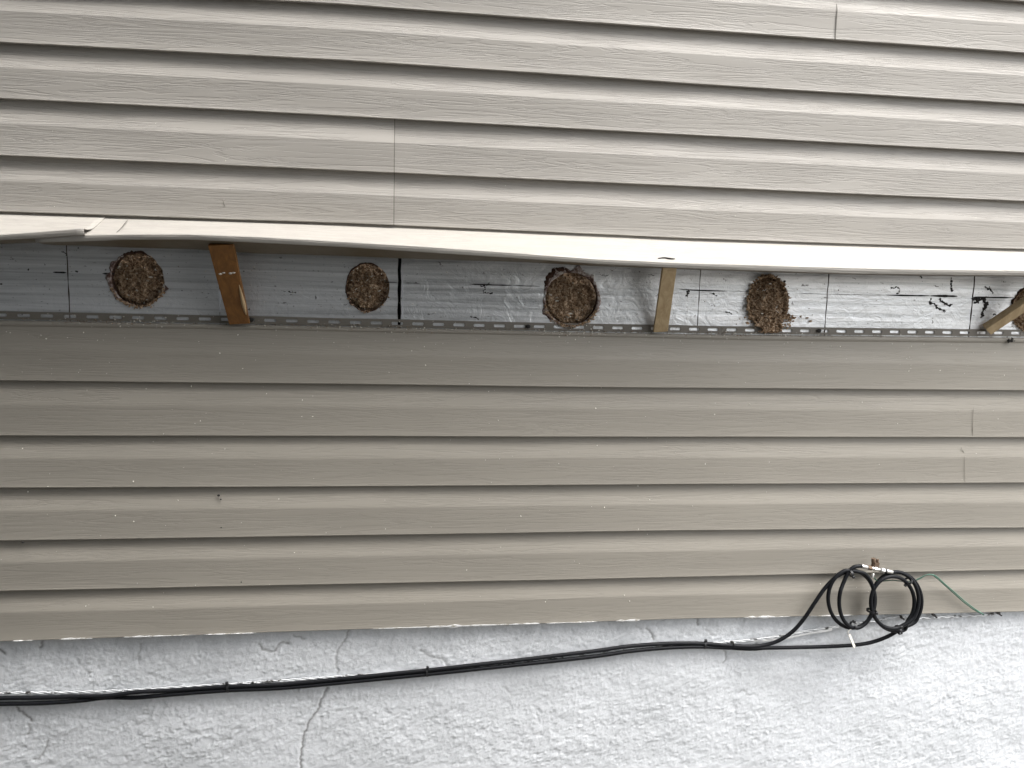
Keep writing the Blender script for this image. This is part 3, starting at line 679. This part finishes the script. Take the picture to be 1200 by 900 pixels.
# plastic tag
root = tag(empty('cable_tag', at(996, 742, -.05)), 'small beige plastic tag hanging under the left coil', 'cable tag')
A, B = at(995.5, 744, -.050), at(1001.5, 758.5, -.046); d = (B-A).normalized(); q = d.cross(Vector((0, 1, 0))).normalized()
bm = bmesh.new(); box(bm, (A+B)/2, ((B-A).length, .0012, .0075), d.to_track_quat('X', 'Y').to_matrix() @ Matrix.Rotation(rad(70), 3, 'X')); frombm('label_strip', bm, m_tag, root, False)
bm = bmesh.new(); tube(bm, path([(995, 745, -.050), (993.5, 741.5, -.051), (996, 738, -.05), (1002, 736, -.049)], 4), .0009, 6); frombm('tag_string', bm, m_tag, root)
# ground wire: two green strands
gw = tag(empty('ground_wire', at(1152, 719.5, -.01)), 'thin green ground wire arching from the right coil to the siding bottom', 'wire')
for k, (dy, dz_) in enumerate(((0, 0), (-.001, 1.7))):
    pts = [(1023, 676, -.046), (1030, 681, -.040), (1045, 680, -.032), (1060, 681.5, -.030), (1070, 681, -.028), (1078, 678-dz_*.4, -.028), (1085, 674, -.028), (1092, 673.3+dz_*.3, -.027), (1098, 676+dz_, -.026), (1107, 684+dz_, -.024), (1118, 693.5+dz_*1.2, -.022), (1130, 704+dz_*1.2, -.021), (1141, 712.5+dz_, -.020), (1150, 718.5+dz_*.3, -.018), (1153, 720.5, -.012)]
    bm = bmesh.new(); tube(bm, path([(a, b, y+dy) for a, b, y in pts], 6), .00115, 8); o = frombm('strand', bm, m_greenp if k == 0 else m_green, gw)
# painted-over twisted wire
WP = [(-600, 822, -.005), (-60, 813.5, -.005), (0, 812, -.0055), (60, 811.5, -.0055), (120, 810, -.0055), (180, 807, -.0055), (220, 804.5, -.0055), (270, 801.5, -.0055), (330, 797.5, -.0055), (400, 792.5, -.005), (500, 786, -.003), (600, 777, -.003), (700, 765, -.003), (800, 756, -.003),
      (840, 753.5, -.006), (860, 752.2, -.007), (885, 749.2, -.007), (915, 745.5, -.007), (945, 739.5, -.007), (972, 735.8, -.007), (1000, 731, -.007), (1030, 727, -.007), (1052, 722.5, -.008), (1075, 724.5, -.008), (1100, 723.3, -.008), (1130, 722, -.008), (1155, 721, -.008), (1172, 717.5, -.007), (1200, 713, .004)]
P = path(WP, 30); bm = bmesh.new()
for ph in (0, math.pi):
    Q_ = []; s_acc = 0
    for i, p in enumerate(P):
        if i: s_acc += (p-P[i-1]).length
        a = s_acc/.022*math.pi+ph; Q_.append(p+Vector((0, math.cos(a)*.0012, math.sin(a)*.0016)))
    tube(bm, Q_, .0013, 6)
tag(frombm('painted_wire', bm, m_pw), 'old twisted wire half painted white running behind the black cables', 'wire')
bm = bmesh.new()   # loose paint strip under the cables
P2 = path([(848, 752, -.006), (880, 751, -.007), (915, 748.8, -.007), (950, 742, -.007), (975, 737.5, -.007)], 16)
tube(bm, P2, [.0035*(.6+.9*abs(noise.noise(p*60))) for p in P2], 6)
for v_ in bm.verts: v_.co.y = -.006+(v_.co.y+.006)*.5
tag(frombm('caulk_strip', bm, m_white), 'thin strip of peeling white caulk left of the left coil', 'caulk')
# staples
def staple(label, px, py, y, s_=1.0, ang=0):
    root = tag(empty('cable_staple', at(px, py, y)), label, 'cable staple', 'black staples holding the wires')
    c = at(px, py, y); bm = bmesh.new(); box(bm, c, (.011*s_, .006, .006*s_), Matrix.Rotation(ang, 3, 'Y')); bmesh.ops.bevel(bm, geom=bm.edges[:], offset=.0012, segments=2, affect='EDGES')
    frombm('saddle', bm, m_dirt, root); bm = bmesh.new(); cyl(bm, c+Vector((.003*s_, 0, -.002)), c+Vector((.004*s_, -.007, -.0035)), .0022*s_, 10); frombm('nail', bm, m_dirt, root)
staple('dark staple under the siding edge inside the right coil', 1056, 723, -.010, .8, .9)
staple('dark staple on the siding edge just right of the right coil', 1094, 720.5, -.012, .9, .4)
staple('dark staple at the siding edge right of where the green wire ends', 1170, 718.5, -.012, .7, -.3)
staple('dark staple where the caulk strip meets the black cables', 858, 752.5, -.012, .7, .3)
# dark debris knot on the bead at the right
bm = bmesh.new()
for k in range(26):
    p = at(1184+random.gauss(0, 2), 399+random.gauss(0, 1.6), -.013-random.random()*.003); bmesh.ops.create_icosphere(bm, subdivisions=1, radius=random.uniform(.001, .0024), matrix=Matrix.Translation(p))
tag(frombm('debris_clump', bm, m_dirt, None, False), 'small dark clump of debris stuck on the nail strip at the far right', 'debris')

# ---------------------------------------------------------------- cellulose dust
bm = bmesh.new(); bmd = bmesh.new(); rnd = random.Random(5)
def fleck(b_, p, s_):
    M = Matrix.Translation(p) @ Matrix.Rotation(rnd.uniform(0, 6), 4, Vector((rnd.random(), rnd.random(), rnd.random()+.1)).normalized()) @ Matrix.Diagonal((s_*rnd.uniform(.7, 1.7), s_*.6, s_, 1))
    bmesh.ops.create_icosphere(b_, subdivisions=1, radius=.8, matrix=M)
def surf_y(x, z):      # approximate front surface of the lower siding at x, z
    for k in range(6):
        zt, zb = tops[k](x), zlo[k](x)
        if zb <= z <= zt:
            t = (zt-z)/(zt-zb); ys = np.interp(t, [p[0] for p in PROF], [p[1] for p in PROF]); return float(ys)*(.62 if k == 0 else (.72 if k == 1 else .82))-(.0061 if k == 0 else .004 if k == 1 else .0026)
    return -.016
for k in range(330):
    px = rnd.uniform(0, 1200); u = rnd.random()**2.2; py = 388+px*.014+u*330
    if py > 715: continue
    p = at(px, py, -.012); y = surf_y(p.x, p.z); p = at(px, py, y-.0003); fleck(bm, p, rnd.choice((.0005, .0007, .0007, .0010, .0015)))
for k in range(700):      # along the hem and bead
    px = rnd.choice((rnd.gauss(150, 45), rnd.gauss(430, 50), rnd.gauss(670, 40), rnd.gauss(900, 40), rnd.uniform(0, 1200))); q = rnd.random()
    if not 0 < px < 1200: continue
    p = at(px, 370, -.01); zb = hem_bot(p.x)
    z = zb+rnd.gauss(-.001, .0022) if q < .7 else zb-.012+rnd.random()*.026
    fleck(bm if rnd.random() < .55 else bmd, Vector((p.x, -.0105 if z < zb else -.0046, z)), rnd.choice((.0006, .0008, .0011, .0016)))
for k in range(900):      # dark crumbs caught in the groove under the nail strip
    x = rnd.uniform(-.80, 1.36)
    if noise.noise(Vector((x*6, 3, 1))) < -.15+.3*rnd.random(): continue
    fleck(bmd, Vector((x, -.0038, hem_bot(x)-.0006+rnd.gauss(0, .0008))), rnd.choice((.0006, .0009, .0012)))
for k in range(260):      # on the boards
    px = rnd.choice((rnd.gauss(160, 60), rnd.gauss(430, 45), rnd.gauss(320, 30), rnd.uniform(0, 1200), rnd.gauss(900, 70))); py = rnd.uniform(298+px*.025, 364+px*.02)
    p = at(px, py, -.001)
    if any(math.hypot((p.x-h[0].x)/h[1], (p.z-h[0].z)/h[2]) < 1.08 for h in hc): continue
    dark = rnd.random() < (.2 if px < 600 else .85); fleck(bmd if dark else bm, p, rnd.choice((.0005, .0007, .0009, .0014)))
for k in range(24):
    px = rnd.uniform(0, 1200); py = rnd.uniform(60, 260); fleck(bm, at(px, py, -.0165), rnd.choice((.0005, .0008)))
tag(frombm('cellulose_dust', bm, m_fleckl, None, False), 'pale cellulose flecks scattered over the siding and boards', 'dust', kind='stuff')
tag(frombm('insulation_crumbs', bmd, m_fleckb, None, False), 'dark brown insulation crumbs lying on the nail strip and boards', 'debris', kind='stuff')
